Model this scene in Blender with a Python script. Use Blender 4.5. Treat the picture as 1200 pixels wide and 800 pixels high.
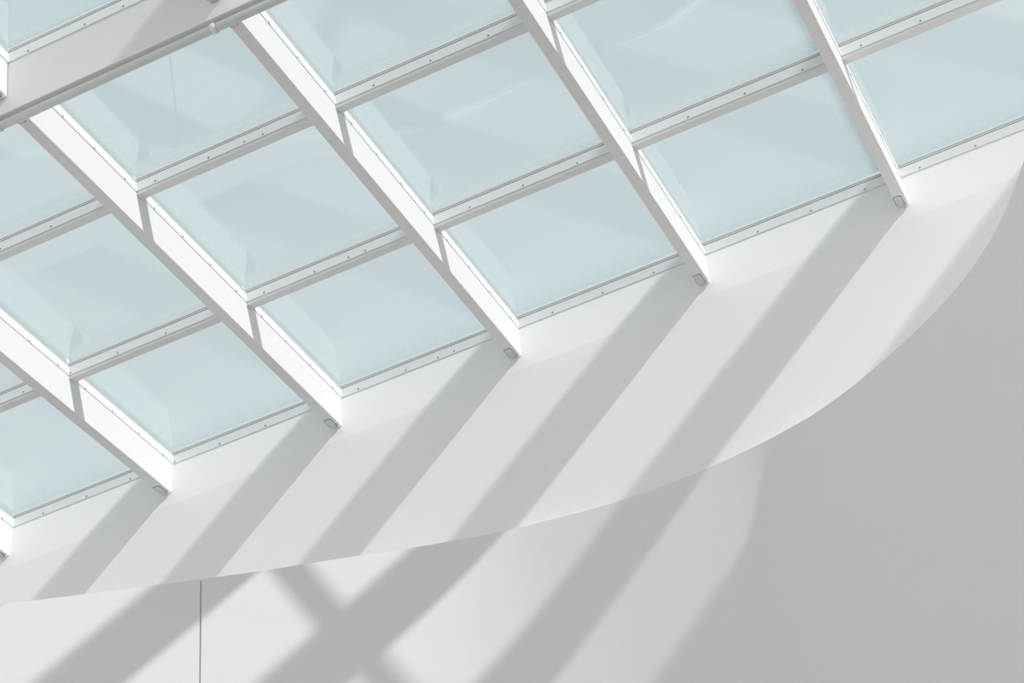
import bpy, bmesh, math
from mathutils import Matrix, Vector

# ------------------------------------------------------------------ clearing
for o in list(bpy.data.objects):
    bpy.data.objects.remove(o)
scene = bpy.context.scene
COL = scene.collection
U = 1.2                      # one rafter bay in metres; everything below is laid out in bays

# ------------------------------------------------------------------ camera
FPX = 2438.157
YAW, PITCH, ROLL = -0.33796, 0.64466, -0.16557
CAM = Vector((5.6763, -7.7497, -6.2923))


def camera():
    y, p, q = YAW, PITCH, ROLL
    fwd = Vector((math.sin(y) * math.cos(p), math.cos(y) * math.cos(p), math.sin(p)))
    right = Vector((math.cos(y), -math.sin(y), 0))
    up = right.cross(fwd)
    r2 = right * math.cos(q) + up * math.sin(q)
    u2 = -right * math.sin(q) + up * math.cos(q)
    cd = bpy.data.cameras.new('camera')
    cd.sensor_width = 36.0
    cd.lens = 36.0 * FPX / 1200.0
    cd.clip_end = 500
    co = bpy.data.objects.new('camera', cd)
    COL.objects.link(co)
    m = Matrix((r2, u2, -fwd)).transposed().to_4x4()
    m.translation = CAM * U
    co.matrix_world = m
    scene.camera = co


camera()

# ------------------------------------------------------------------ world (pale hazy sky)
SKY_LOW, SKY_HIGH, SKY_STRENGTH = (0.76, 0.745, 0.735), (0.685, 0.70, 0.705), 1.0
world = bpy.data.worlds.new('sky')
scene.world = world
world.use_nodes = True
nt = world.node_tree
nt.nodes.clear()
wo = nt.nodes.new('ShaderNodeOutputWorld')
bg = nt.nodes.new('ShaderNodeBackground')
tc = nt.nodes.new('ShaderNodeTexCoord')
mp = nt.nodes.new('ShaderNodeMapping')
mp.inputs['Scale'].default_value = (3.0, 9.0, 6.0)
mp.inputs['Rotation'].default_value = (0.0, 0.0, 0.5)
nz = nt.nodes.new('ShaderNodeTexNoise')
nz.inputs['Scale'].default_value = 2.0
nz.inputs['Detail'].default_value = 5.0
sep = nt.nodes.new('ShaderNodeSeparateXYZ')
mr = nt.nodes.new('ShaderNodeMapRange')
mr.inputs['From Min'].default_value = 0.46
mr.inputs['From Max'].default_value = 0.76
ad = nt.nodes.new('ShaderNodeMath')
ad.operation = 'MULTIPLY_ADD'
ad.inputs[1].default_value = 0.55
ad.inputs[2].default_value = -0.27
sm = nt.nodes.new('ShaderNodeMath')
sm.operation = 'ADD'
sm.use_clamp = True
mx = nt.nodes.new('ShaderNodeMixRGB')
mx.inputs[1].default_value = (*SKY_LOW, 1)
mx.inputs[2].default_value = (*SKY_HIGH, 1)
L = nt.links
L.new(tc.outputs['Generated'], mp.inputs['Vector'])
L.new(mp.outputs[0], nz.inputs['Vector'])
L.new(tc.outputs['Generated'], sep.inputs[0])
L.new(sep.outputs['Z'], mr.inputs['Value'])
L.new(nz.outputs['Fac'], ad.inputs[0])
L.new(mr.outputs[0], sm.inputs[0])
L.new(ad.outputs[0], sm.inputs[1])
L.new(sm.outputs[0], mx.inputs[0])
L.new(mx.outputs[0], bg.inputs['Color'])
bg.inputs['Strength'].default_value = SKY_STRENGTH
L.new(bg.outputs[0], wo.inputs['Surface'])

# ------------------------------------------------------------------ sun
SUN_STRENGTH, SUN_ANGLE, SUN_COLOR = 4.6, 1.3, (1.0, 0.835, 0.79)
SUN_DIR = Vector((-1.11, 0.255, -1.0))
sd = bpy.data.lights.new('sun', 'SUN')
sd.energy = SUN_STRENGTH
sd.angle = math.radians(SUN_ANGLE)
sd.color = SUN_COLOR
so = bpy.data.objects.new('sun', sd)
COL.objects.link(so)
so.rotation_euler = SUN_DIR.to_track_quat('-Z', 'Y').to_euler()
so.location = (12, -6, 12)

# ------------------------------------------------------------------ exposure
scene.view_settings.view_transform = 'Standard'
scene.view_settings.look = 'None'
scene.view_settings.gamma = 1.0
scene.view_settings.use_curve_mapping = False
scene.view_settings.exposure = 0.03

# ------------------------------------------------------------------ layout (bays)
M = 0.9369            # purlin spacing
HB = 0.0557           # glazing bead height
D = 0.2463            # rafter depth
W = 0.0586            # rafter width
PW = 0.048            # purlin width
FACE = 0.003          # bead projection
BEAM_D, BEAM_W = 0.33, 0.062
FOLD_Y, FOLD_Z = -0.048, -0.335   # the fold line
LEAN = 0.102                     # lean of the upper wall below the fold


def wall_y(z):
    if z > -HB:
        return FACE
    if z > FOLD_Z:
        return FACE + (FOLD_Y - FACE) * (z + HB) / (FOLD_Z + HB)
    return FOLD_Y + LEAN * (z - FOLD_Z)


# ------------------------------------------------------------------ materials
def mat(name, col, rough=0.6, metal=0.0, bump=0.0, mottled=0.0, scale=40.0):
    m = bpy.data.materials.new(name)
    m.use_nodes = True
    n = m.node_tree.nodes
    b = n['Principled BSDF']
    b.inputs['Base Color'].default_value = (*col, 1)
    b.inputs['Roughness'].default_value = rough
    b.inputs['Metallic'].default_value = metal
    b.inputs['Specular IOR Level'].default_value = 0.3
    t = n.new('ShaderNodeTexCoord')
    no = n.new('ShaderNodeTexNoise')
    no.inputs['Scale'].default_value = scale
    no.inputs['Detail'].default_value = 4
    m.node_tree.links.new(t.outputs['Object'], no.inputs['Vector'])
    if mottled:
        mm = n.new('ShaderNodeMixRGB')
        mm.inputs[1].default_value = (*[c * (1 - mottled) for c in col], 1)
        mm.inputs[2].default_value = (*[min(1, c * (1 + mottled)) for c in col], 1)
        m.node_tree.links.new(no.outputs['Fac'], mm.inputs[0])
        m.node_tree.links.new(mm.outputs[0], b.inputs['Base Color'])
    if bump:
        bp = n.new('ShaderNodeBump')
        bp.inputs['Strength'].default_value = bump
        bp.inputs['Distance'].default_value = 0.002
        m.node_tree.links.new(no.outputs['Fac'], bp.inputs['Height'])
        m.node_tree.links.new(bp.outputs[0], b.inputs['Normal'])
    return m


PAINT = mat('white_enamel', (0.80, 0.795, 0.79), 0.5, mottled=0.01)
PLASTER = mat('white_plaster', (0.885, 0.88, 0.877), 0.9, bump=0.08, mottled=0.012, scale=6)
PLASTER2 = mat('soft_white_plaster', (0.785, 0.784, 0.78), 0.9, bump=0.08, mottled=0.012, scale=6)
BEADM = mat('white_bead', (0.875, 0.885, 0.88), 0.45, mottled=0.01)
GASKET = mat('grey_gasket', (0.23, 0.25, 0.24), 0.7, mottled=0.05)
SPACER = mat('aluminium_spacer', (0.70, 0.72, 0.71), 0.5, mottled=0.03)
REVEAL = mat('joint_shadow_gap', (0.66, 0.68, 0.67), 0.8, mottled=0.05)
SCREW = mat('zinc_screw', (0.30, 0.31, 0.31), 0.5, 0.4, mottled=0.05)
PIPE = mat('grey_conduit', (0.64, 0.68, 0.655), 0.4, 0.1, mottled=0.03)
CLIP = mat('white_clip', (0.80, 0.80, 0.76), 0.5, mottled=0.03)
FLOORM = mat('pale_stone', (0.33, 0.36, 0.365), 0.6, mottled=0.05, scale=2)
STEEL = mat('grey_plate', (0.68, 0.68, 0.68), 0.45, 0.1, mottled=0.03)


def glass():
    m = bpy.data.materials.new('tinted_glass')
    m.use_nodes = True
    n = m.node_tree.nodes
    l = m.node_tree.links
    n.clear()
    out = n.new('ShaderNodeOutputMaterial')
    mix = n.new('ShaderNodeMixShader')
    tr = n.new('ShaderNodeBsdfTransparent')
    gl = n.new('ShaderNodeBsdfGlossy')
    gl.inputs['Roughness'].default_value = 0.014
    gl.inputs['Color'].default_value = (1, 1, 1, 1)
    lw = n.new('ShaderNodeLayerWeight')
    lw.inputs['Blend'].default_value = 0.5
    pw = n.new('ShaderNodeMath')
    pw.operation = 'POWER'
    pw.inputs[1].default_value = 5.0
    ma = n.new('ShaderNodeMath')
    ma.operation = 'MULTIPLY_ADD'
    ma.inputs[1].default_value = 0.89
    ma.inputs[2].default_value = 0.11
    l.new(lw.outputs['Facing'], pw.inputs[0])
    l.new(pw.outputs[0], ma.inputs[0])
    l.new(ma.outputs[0], mix.inputs[0])
    # faint streaks of dust in the tint
    t = n.new('ShaderNodeTexCoord')
    mpn = n.new('ShaderNodeMapping')
    mpn.inputs['Scale'].default_value = (1.2, 9.0, 1.0)
    mpn.inputs['Rotation'].default_value = (0, 0, 0.3)
    no = n.new('ShaderNodeTexNoise')
    no.inputs['Scale'].default_value = 1.6
    no.inputs['Detail'].default_value = 6
    cm = n.new('ShaderNodeMixRGB')
    cm.inputs[1].default_value = (0.868, 0.958, 0.98, 1)
    cm.inputs[2].default_value = (0.898, 0.966, 0.98, 1)
    l.new(t.outputs['Object'], mpn.inputs[0])
    l.new(mpn.outputs[0], no.inputs['Vector'])
    l.new(no.outputs['Fac'], cm.inputs[0])
    l.new(cm.outputs[0], tr.inputs['Color'])
    l.new(tr.outputs[0], mix.inputs[1])
    l.new(gl.outputs[0], mix.inputs[2])
    l.new(mix.outputs[0], out.inputs['Surface'])
    return m


GLASS = glass()


def shadow_fade():
    """translucent fade added along one pane edge to soften rafter shadows"""
    m = bpy.data.materials.new('shadow_softener')
    m.use_nodes = True
    n = m.node_tree.nodes
    l = m.node_tree.links
    n.clear()
    out = n.new('ShaderNodeOutputMaterial')
    mix = n.new('ShaderNodeMixShader')
    tr = n.new('ShaderNodeBsdfTransparent')
    tl = n.new('ShaderNodeBsdfTranslucent')
    tl.inputs['Color'].default_value = (0.38, 0.43, 0.45, 1)
    t = n.new('ShaderNodeTexCoord')
    sp = n.new('ShaderNodeSeparateXYZ')
    r = n.new('ShaderNodeMapRange')
    half = (1 - W) / 2
    r.inputs['From Min'].default_value = (half - 0.085) * U
    r.inputs['From Max'].default_value = (half - 0.005) * U
    r.inputs['To Min'].default_value = 0.0
    r.inputs['To Max'].default_value = 0.95
    l.new(t.outputs['Object'], sp.inputs[0])
    l.new(sp.outputs['X'], r.inputs['Value'])
    l.new(r.outputs[0], mix.inputs[0])
    l.new(tr.outputs[0], mix.inputs[1])
    l.new(tl.outputs[0], mix.inputs[2])
    l.new(mix.outputs[0], out.inputs['Surface'])
    return m


SHADOW_FADE = shadow_fade()


# ------------------------------------------------------------------ mesh helpers (bay units, origin given)
class MB:
    """collects shapes, then links them as one mesh object"""

    def __init__(self):
        self.bm = bmesh.new()

    def hexa(self, pts):
        v = [self.bm.verts.new(p) for p in pts]
        for f in ((0, 3, 2, 1), (4, 5, 6, 7), (0, 1, 5, 4), (1, 2, 6, 5), (2, 3, 7, 6), (3, 0, 4, 7)):
            self.bm.faces.new([v[i] for i in f])
        return self

    def box(self, x0, x1, y0, y1, z0, z1):
        return self.hexa([(x0, y0, z0), (x1, y0, z0), (x1, y1, z0), (x0, y1, z0),
                          (x0, y0, z1), (x1, y0, z1), (x1, y1, z1), (x0, y1, z1)])

    def tube(self, a, b, r, n=16, cap=True):
        a, b = Vector(a), Vector(b)
        d = (b - a).normalized()
        s = d.orthogonal().normalized()
        t = d.cross(s)
        ra = [self.bm.verts.new(a + (s * math.cos(2 * math.pi * k / n) + t * math.sin(2 * math.pi * k / n)) * r) for k in range(n)]
        rb = [self.bm.verts.new(b + (s * math.cos(2 * math.pi * k / n) + t * math.sin(2 * math.pi * k / n)) * r) for k in range(n)]
        for k in range(n):
            f = self.bm.faces.new((ra[k], ra[(k + 1) % n], rb[(k + 1) % n], rb[k]))
            f.smooth = True
        if cap:
            self.bm.faces.new(ra[::-1])
            self.bm.faces.new(rb)
        return self

    def prism(self, poly, z0, z1):
        lo = [self.bm.verts.new((x, y, z0)) for x, y in poly]
        hi = [self.bm.verts.new((x, y, z1)) for x, y in poly]
        n = len(poly)
        self.bm.faces.new(lo[::-1])
        self.bm.faces.new(hi)
        for k in range(n):
            self.bm.faces.new((lo[k], lo[(k + 1) % n], hi[(k + 1) % n], hi[k]))
        return self

    def xprism(self, poly, x0, x1):
        lo = [self.bm.verts.new((x0, y, z)) for y, z in poly]
        hi = [self.bm.verts.new((x1, y, z)) for y, z in poly]
        n = len(poly)
        self.bm.faces.new(lo)
        self.bm.faces.new(hi[::-1])
        for k in range(n):
            self.bm.faces.new((lo[k], hi[k], hi[(k + 1) % n], lo[(k + 1) % n]))
        return self

    def bevel(self, w):
        bmesh.ops.bevel(self.bm, geom=list(self.bm.edges), offset=w, segments=2, affect='EDGES', profile=0.5)
        return self

    def build(self, name, material, parent=None, origin=(0, 0, 0)):
        bmesh.ops.recalc_face_normals(self.bm, faces=list(self.bm.faces))
        o = Vector(origin)
        for v in self.bm.verts:
            v.co = (v.co - o) * U
        me = bpy.data.meshes.new(name)
        self.bm.to_mesh(me)
        self.bm.free()
        me.materials.append(material)
        ob = bpy.data.objects.new(name, me)
        COL.objects.link(ob)
        if parent is not None:
            ob.parent = parent
            # parts are built about their thing's own base
        else:
            ob.location = o * U
        return ob


def tag(o, label=None, cat=None, group=None, kind=None):
    if label:
        o['label'] = label
    if cat:
        o['category'] = cat
    if group:
        o['group'] = group
    if kind:
        o['kind'] = kind
    return o


def thing(name, loc, label, cat, group=None):
    e = bpy.data.objects.new(name, None)
    e.empty_display_size = 0.1
    COL.objects.link(e)
    e.location = Vector(loc) * U
    return tag(e, label, cat, group)


def sub(mb, name, material, parent, base):
    return mb.build(name, material, parent, base)


# ------------------------------------------------------------------ setting: floor
MB().box(-16, 14, -18, 3, -7.75, -7.65).build('floor', FLOORM).update_tag()
tag(bpy.data.objects['floor'], 'pale stone floor far below the skylight', 'floor', kind='structure')

# ------------------------------------------------------------------ setting: fascia and upper wall
# edge of the upper wall where the curved wall takes over (x, z)
BAND_EDGE = [(-3.0, -1.45), (1.9, -1.45), (2.3, -1.36), (2.6, -1.31), (2.9, -1.29), (3.2, -1.315), (3.5, -1.335), (3.8, -1.325), (4.1, -1.30),
             (4.4, -1.33), (4.8, -1.42), (9.0, -1.42)]


def upper_wall():
    mb = MB()
    bm = mb.bm
    T = 0.028
    front, back = [], []
    for x, z in BAND_EDGE:
        front.append([bm.verts.new((x, wall_y(FOLD_Z), FOLD_Z)), bm.verts.new((x, wall_y(z), z))])
        back.append([bm.verts.new((x, wall_y(FOLD_Z) + T, FOLD_Z)), bm.verts.new((x, wall_y(z) + T, z))])
    for k in range(len(front) - 1):
        a, b = front[k], front[k + 1]
        c, d = back[k], back[k + 1]
        bm.faces.new((a[0], b[0], b[1], a[1]))
        bm.faces.new((c[0], c[1], d[1], d[0]))
        bm.faces.new((a[1], b[1], d[1], c[1]))
        bm.faces.new((a[0], c[0], d[0], b[0]))
    bm.faces.new((front[0][0], front[0][1], back[0][1], back[0][0]))
    bm.faces.new((front[-1][0], back[-1][0], back[-1][1], front[-1][1]))
    return mb.build('wall_upper', PLASTER)


tag(upper_wall(), 'white wall band under the skylight crossed by slanting shadows', 'wall', kind='structure')

fas = MB()
fas.xprism([(FOLD_Y, FOLD_Z), (FACE, -HB), (FACE, 0.0), (0.14, 0.0), (0.14, FOLD_Z)], -3, 9)
tag(fas.build('trim_1', PLASTER), 'white fascia between the skylight edge and the wall fold', 'fascia', kind='structure')

# ------------------------------------------------------------------ setting: curved wall
PLAN = [(-1.0, -1.99), (0.15, -1.433), (1.255, -.898), (2.125, -.476), (2.53, -.292), (2.865, -.193), (3.2, -.158), (3.5, -.151), (3.75, -.150),
        (3.97, -.155), (4.12, -.173), (4.25, -.212), (4.37, -.255), (4.6, -.375), (4.85, -.53), (5.05, -.675),
        (5.25, -.85), (5.45, -1.06), (5.57, -1.22), (5.8, -1.61), (6.1, -2.18), (6.5, -3.0), (7.0, -4.1), (7.7, -5.65), (8.6, -7.65), (9.7, -10.1)]
RIM = [(-14, -1.355), (0.66, -1.35), (0.9, -1.3477), (1.11, -1.343), (1.34, -1.3375), (1.57, -1.329), (1.79, -1.322), (2.0, -1.308),
       (2.215, -1.295), (2.42, -1.2862), (2.6, -1.2805), (2.72, -1.2805), (2.87, -1.2835), (3.03, -1.2905),
       (3.2, -1.302), (3.4, -1.3135), (3.54, -1.3175), (3.68, -1.3155), (3.81, -1.309), (3.92, -1.3), (4.03, -1.293), (4.12, -1.291),
       (4.2, -1.2925), (4.38, -1.2985), (4.566, -1.3035), (4.754, -1.302), (4.942, -1.298), (5.08, -1.296),
       (5.208, -1.289), (5.336, -1.269), (5.443, -1.231), (5.518, -1.1934), (5.568, -1.1776), (5.636, -1.146), (6.1, -1.10), (20, -1.10)]
SEAM_X = 1.567


def interp(tab, x):
    for (a, b), (c, d) in zip(tab, tab[1:]):
        if a <= x <= c:
            return b + (d - b) * (x - a) / (c - a)
    return tab[-1][1]


def catmull(P, n=10):
    out = []
    for i in range(len(P) - 1):
        p0, p1, p2, p3 = P[max(i - 1, 0)], P[i], P[i + 1], P[min(i + 2, len(P) - 1)]
        for k in range(n):
            t = k / n
            out.append(tuple(.5 * (2 * b + (c - a) * t + (2 * a - 5 * b + 4 * c - d) * t * t + (3 * b - a - 3 * c + d) * t ** 3)
                             for a, b, c, d in zip(p0, p1, p2, p3)))
    out.append(P[-1])
    return out


def curved_wall():
    pl = [(-14, -8.289), (-8, -5.382), (-4, -3.444)] + catmull(PLAN)
    # vertical joint cut into the face
    out = []
    for (a, b), (c, d) in zip(pl, pl[1:]):
        out.append((a, b))
        if a <= SEAM_X < c:
            t = Vector((c - a, d - b)).normalized()
            nrm = Vector((-t.y, t.x))
            f = (SEAM_X - a) / (c - a)
            s = Vector((a, b)) + (Vector((c, d)) - Vector((a, b))) * f
            g = 0.0036
            for q in (s - t * g, s - t * g + nrm * 0.012, s + t * g + nrm * 0.012, s + t * g):
                out.append((q.x, q.y))
    out.append(pl[-1])
    mb = MB()
    bm = mb.bm
    zb = -7.65
    SLOPE = 0.4845
    T = 0.05
    n = len(out)
    rows = []
    for k, (x, y) in enumerate(out):
        p = Vector(out[max(0, k - 1)])
        q = Vector(out[min(n - 1, k + 1)])
        t = (q - p)
        t.normalize()
        nr = Vector((-t.y, t.x))
        zt = interp(RIM, x)
        # the joint runs a touch out of plumb: slide the foot along the wall
        sh = -0.29 if x < 1.7 else -0.29 * max(0.0, (2.6 - x) / 0.9)
        fx, fy = x + sh, y + sh * SLOPE
        rows.append((bm.verts.new((fx, fy, zb)), bm.verts.new((x, y, zt)),
                     bm.verts.new((x + nr.x * T, y + nr.y * T, zt)), bm.verts.new((fx + nr.x * T, fy + nr.y * T, zb))))
    for a, b in zip(rows, rows[1:]):
        for i in range(4):
            j = (i + 1) % 4
            f = bm.faces.new((a[i], b[i], b[j], a[j]))
    bm.faces.new(rows[0])
    bm.faces.new(rows[-1][::-1])
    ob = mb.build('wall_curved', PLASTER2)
    for p in ob.data.polygons:
        p.use_smooth = abs(p.normal.z) < 0.3
    try:
        ob.data.set_sharp_from_angle(angle=math.radians(25))
    except Exception:
        pass
    return ob


tag(curved_wall(), 'white curved wall below the skylight with a thin vertical joint', 'wall', kind='structure')

# ------------------------------------------------------------------ rafters
ORD = {5: 'rightmost', 4: 'second from right', 3: 'third from right', 2: 'fourth from right', 1: 'fifth from right',
       0: 'sixth from right, at the left edge', 6: 'just beyond the right edge'}


def cells(row):
    """far and near y of a glazing row"""
    y_far = 0.0 if row == 0 else -row * M
    y_near = -(row + 1) * M + (BEAM_W if row == 2 else PW)
    return y_near, y_far


def side_bead(parent, base, x, sgn, y0, y1, screws):
    """bead strip on a rafter's flank; sgn +1 = right flank"""
    a, b = (x - FACE, x) if sgn > 0 else (x, x + FACE)
    bead = sub(MB().box(a, b, y0, y1, -HB + 0.004, 0.0), 'glazing_bead', BEADM, parent, base)
    e, f = (x - FACE, x - FACE * 0.4) if sgn > 0 else (x + FACE * 0.4, x + FACE)
    sub(MB().box(e, f, y0, y1, -HB + 0.0012, -HB + 0.0045), 'reveal', REVEAL, bead, base)
    if screws:
        n = 0
        y = -0.096
        while y > y0 + 0.02:
            if y < y1 - 0.02:
                sub(MB().tube((x - 0.001, y, -0.047), (x + 0.0015, y, -0.047), 0.0046, 10), 'screw', SCREW, bead, base)
            y -= 0.2335
    return bead


def end_fittings(parent, base, xr, y, sgn=-1):
    """cover plate and bolt under a rafter's end; the rafter runs away along sgn*y"""
    z = -D
    xl = xr - FACE - W + FACE
    y0, y1 = y + sgn * 0.088, y + sgn * 0.012
    r = 0.010
    x0, x1 = xl + 0.004, xr - 0.021

    def rounded(g):
        a, b, c, d = x0 - g, x1 + g, min(y0, y1) - g, max(y0, y1) + g
        pts = []
        for cx, cy, s in ((b - r, d - r, 0), (a + r, d - r, 1), (a + r, c + r, 2), (b - r, c + r, 3)):
            for k in range(5):
                t = (s + k / 4) * math.pi / 2
                pts.append((cx + r * math.cos(t), cy + r * math.sin(t)))
        return pts
    pl = sub(MB().prism(rounded(0), z - 0.003, z + 0.001), 'end_plate', STEEL, parent, base)
    sub(MB().prism(rounded(0.0025), z - 0.0012, z + 0.001), 'plate_joint', GASKET, pl, base)
    yb = y + sgn * 0.012
    b = sub(MB().tube((xr - 0.012, yb, z - 0.010), (xr - 0.012, yb, z + 0.001), 0.0065, 12), 'bolt', CLIP, parent, base)
    return b


def rafter(i, y_near, y_far, rows, label, group, slanted):
    base = (i - W / 2, y_far, -D)
    t = thing('rafter', base, label, 'rafter', group)
    xl, xr = i - W + FACE, i - FACE
    mb = MB()
    if slanted:
        mb.xprism([(y_near, -D), (y_near, 0), (FACE, 0), (FACE, -HB), (wall_y(-D), -D)], xl, xr)
    else:
        mb.box(xl, xr, y_near, y_far, -D, 0)
    mb.bevel(0.0022)
    sub(mb, 'rafter_body', PAINT, t, base)
    for r in rows:
        a, b = cells(r)
        if r >= 3:
            a = max(a, y_near)
        side_bead(t, base, i, 1, a, b, True)
        side_bead(t, base, i - W, -1, a, b, False)
    end_fittings(t, base, i, (wall_y(-D) if slanted else y_far) - 0.002)
    if slanted:
        end_fittings(t, base, i, y_near + 0.004, sgn=1)
    return t


G_R = 'long white rafters between the deep beam and the wall'
for i in range(0, 7):
    rafter(i, -3 * M + BEAM_W, 0.0, (0, 1, 2),
           'long white skylight rafter meeting the wall, ' + ORD[i], G_R, True)
G_U = 'white rafters above the deep beam'
UP = {1: 'white rafter above the deep beam, outside the left edge of the picture',
      2: 'white rafter stub entering at the far upper left above the deep beam',
      3: 'white rafter above the deep beam, its end touching the top edge',
      4: 'white rafter above the deep beam, beyond the top edge'}
for i in (1, 2, 3, 4):
    rafter(i, -5 * M, -3 * M, (3, 4), UP[i], G_U, False)

# ------------------------------------------------------------------ purlins
def x_screws(x0, x1):
    xs = []
    x = 0.190 - 0.2725 * 8
    while x < 8:
        if x0 + 0.006 < x < x1 - 0.012:
            xs.append(x)
        x += 0.27245
    return xs


def row_bead(parent, base, y, x0, x1, name='glazing_bead'):
    bead = sub(MB().box(x0, x1, y, y + FACE, -HB + 0.004, 0.0), name, BEADM, parent, base)
    sub(MB().box(x0, x1, y + FACE * 0.4, y + FACE, -HB + 0.0012, -HB + 0.0045), 'reveal', REVEAL, bead, base)
    for x in x_screws(x0, x1):
        sub(MB().tube((x, y - 0.0015, -0.040), (x, y + 0.001, -0.040), 0.0046, 10), 'screw', SCREW, bead, base)
    if x0 < 2.551 < x1:
        sub(MB().tube((2.551, y - 0.0015, -0.039), (2.551, y + 0.001, -0.039), 0.0046, 10), 'screw', SCREW, bead, base)
    return bead


BAY = {0: 'between fifth and sixth rafters from right', 1: 'between fourth and fifth rafters from right',
       2: 'between third and fourth rafters from right', 3: 'between second and third rafters from right',
       4: 'between the two rightmost rafters', 5: 'right of the rightmost rafter'}
G_P = 'white cross purlins between the rafters'
PD = HB + 0.014
for r, nm in ((1, 'lower'), (2, 'upper')):
    for b in range(0, 6):
        y = -r * M
        x0, x1 = b, b + 1 - W
        base = ((x0 + x1) / 2, y + PW / 2, -PD)
        t = thing('purlin', base, '%s white cross purlin %s' % (nm, BAY[b]), 'purlin', G_P)
        mb = MB().box(x0 - FACE, x1 + FACE, y + FACE, y + PW - FACE, -PD, 0.0)
        mb.bevel(0.0015)
        sub(mb, 'purlin_body', PAINT, t, base)
        row_bead(t, base, y, x0, x1)
        sub(MB().box(x0, x1, y + PW - FACE, y + PW, -HB + 0.004, 0.0), 'back_bead', BEADM, t, base)
for b in (1, 2, 3):
    y = -4 * M
    x0, x1 = b, b + 1 - W
    base = ((x0 + x1) / 2, y + PW / 2, -PD)
    t = thing('purlin', base, 'white purlin above the deep beam, beyond the frame, ' + BAY[b], 'purlin', G_P)
    sub(MB().box(x0 - FACE, x1 + FACE, y + FACE, y + PW - FACE, -PD, 0.0).bevel(0.0015), 'purlin_body', PAINT, t, base)
    row_bead(t, base, y, x0, x1)

# ------------------------------------------------------------------ edge strip along the wall
G_E = 'screwed edge strips along the wall'
for b in range(0, 6):
    x0, x1 = b, b + 1 - W
    base = ((x0 + x1) / 2, 0, -HB)
    t = thing('edge_strip', base, 'white screwed strip along the glass at the wall, ' + BAY[b], 'strip', G_E)
    row = row_bead(t, base, 0.0, x0, x1, 'strip_face')

# ------------------------------------------------------------------ deep beam, conduit
yb = -3 * M
base = (3.0, yb + BEAM_W / 2, -BEAM_D)
t = thing('deep_beam', base, 'deep white beam crossing the upper left corner with conduit below', 'beam')
mb = MB().box(-1.2, 6.4, yb + FACE, yb + BEAM_W - FACE, -BEAM_D, 0.0)
mb.bevel(0.0025)
sub(mb, 'beam_body', PAINT, t, base)
for b in (1, 2, 3):
    row_bead(t, base, yb, b, b + 1 - W)
for b in range(0, 6):
    sub(MB().box(b, b + 1 - W, yb + BEAM_W - FACE, yb + BEAM_W, -HB + 0.004, 0.0), 'back_bead', BEADM, t, base)

PY, PZ, PR = yb + 0.030, -BEAM_D - 0.026, 0.0185
base = (3.0, PY, PZ)
t = thing('conduit', base, 'grey conduit pipe clipped under the deep beam at upper left', 'pipe')
sub(MB().tube((-1.2, PY, PZ), (6.4, PY, PZ), PR, 24), 'pipe', PIPE, t, base)
for k in range(0, 6):
    x = k - 0.062
    cl = sub(MB().tube((x - 0.010, PY, PZ), (x + 0.010, PY, PZ), PR + 0.0045, 24), 'pipe_clip', CLIP, t, base)
    sub(MB().box(x - 0.007, x + 0.007, PY - 0.006, PY + 0.006, PZ + PR, -BEAM_D - 0.0003), 'clip_stem', CLIP, cl, base)

# ------------------------------------------------------------------ glass panes
ROWN = {0: 'row along the wall', 1: 'second row from wall', 2: 'third row from wall', 3: 'above the deep beam',
        4: 'topmost row beyond the picture'}
G_G = 'skylight panes'


def ring(x0, x1, y0, y1, z0, z1, w):
    mb = MB()
    mb.box(x0 - w, x1 + w, y0 - w, y0, z0, z1)
    mb.box(x0 - w, x1 + w, y1, y1 + w, z0, z1)
    mb.box(x0 - w, x0, y0, y1, z0, z1)
    mb.box(x1, x1 + w, y0, y1, z0, z1)
    return mb


def caps(x0, x1, y0, y1, z0, z1, zr, w):
    """outer retainer: an angle along the two edges that overlap the frame below"""
    mb = MB()
    mb.box(x0, x1 + w, y0 - w * 0.8, y0, z0, zr)
    mb.box(x1, x1 + w, y0, y1, z0, z1)
    return mb


def pane(b, r):
    x0, x1 = b, b + 1 - W
    y0, y1 = cells(r)
    base = ((x0 + x1) / 2, (y0 + y1) / 2, 0.0)
    t = thing('glass_pane', base, 'pale glass pane, %s, %s' % (ROWN[r], BAY[b]), 'glass pane', G_G)
    e = 0.0008
    sub(ring(x0 - e, x1 + e, y0 - e, y1 + e, 0.0, 0.0048, 0.011), 'gasket', GASKET, t, base)
    sub(ring(x0, x1, y0, y1, 0.0048, 0.0125, 0.0112), 'spacer_frame', SPACER, t, base)
    sub(ring(x0 - e, x1 + e, y0 - e, y1 + e, 0.0125, 0.0168, 0.011), 'seal', GASKET, t, base)
    w = 0.013
    sub(MB().box(x0 - w, x1 + w, y0 - w, y1 + w, 0.0168, 0.030), 'glass', GLASS, t, base)
    sub(caps(x0 + 0.002, x1 - 0.002, y0 + 0.002, y1 - 0.002, 0.0312, 0.052, 0.085, 0.0255), 'retainer_frame', PAINT, t, base)
    sub(MB().box(x1 - 0.085, x1 + 0.0015, y0 + 0.003, y1 - 0.003, 0.0301, 0.0311), 'shadow_fade_strip', SHADOW_FADE, t, base)  # mostly hidden strip, added to blur the left edge of rafter shadows


for r in (0, 1, 2):
    for b in range(0, 6):
        pane(b, r)
for b in (1, 2, 3):
    pane(b, 3)
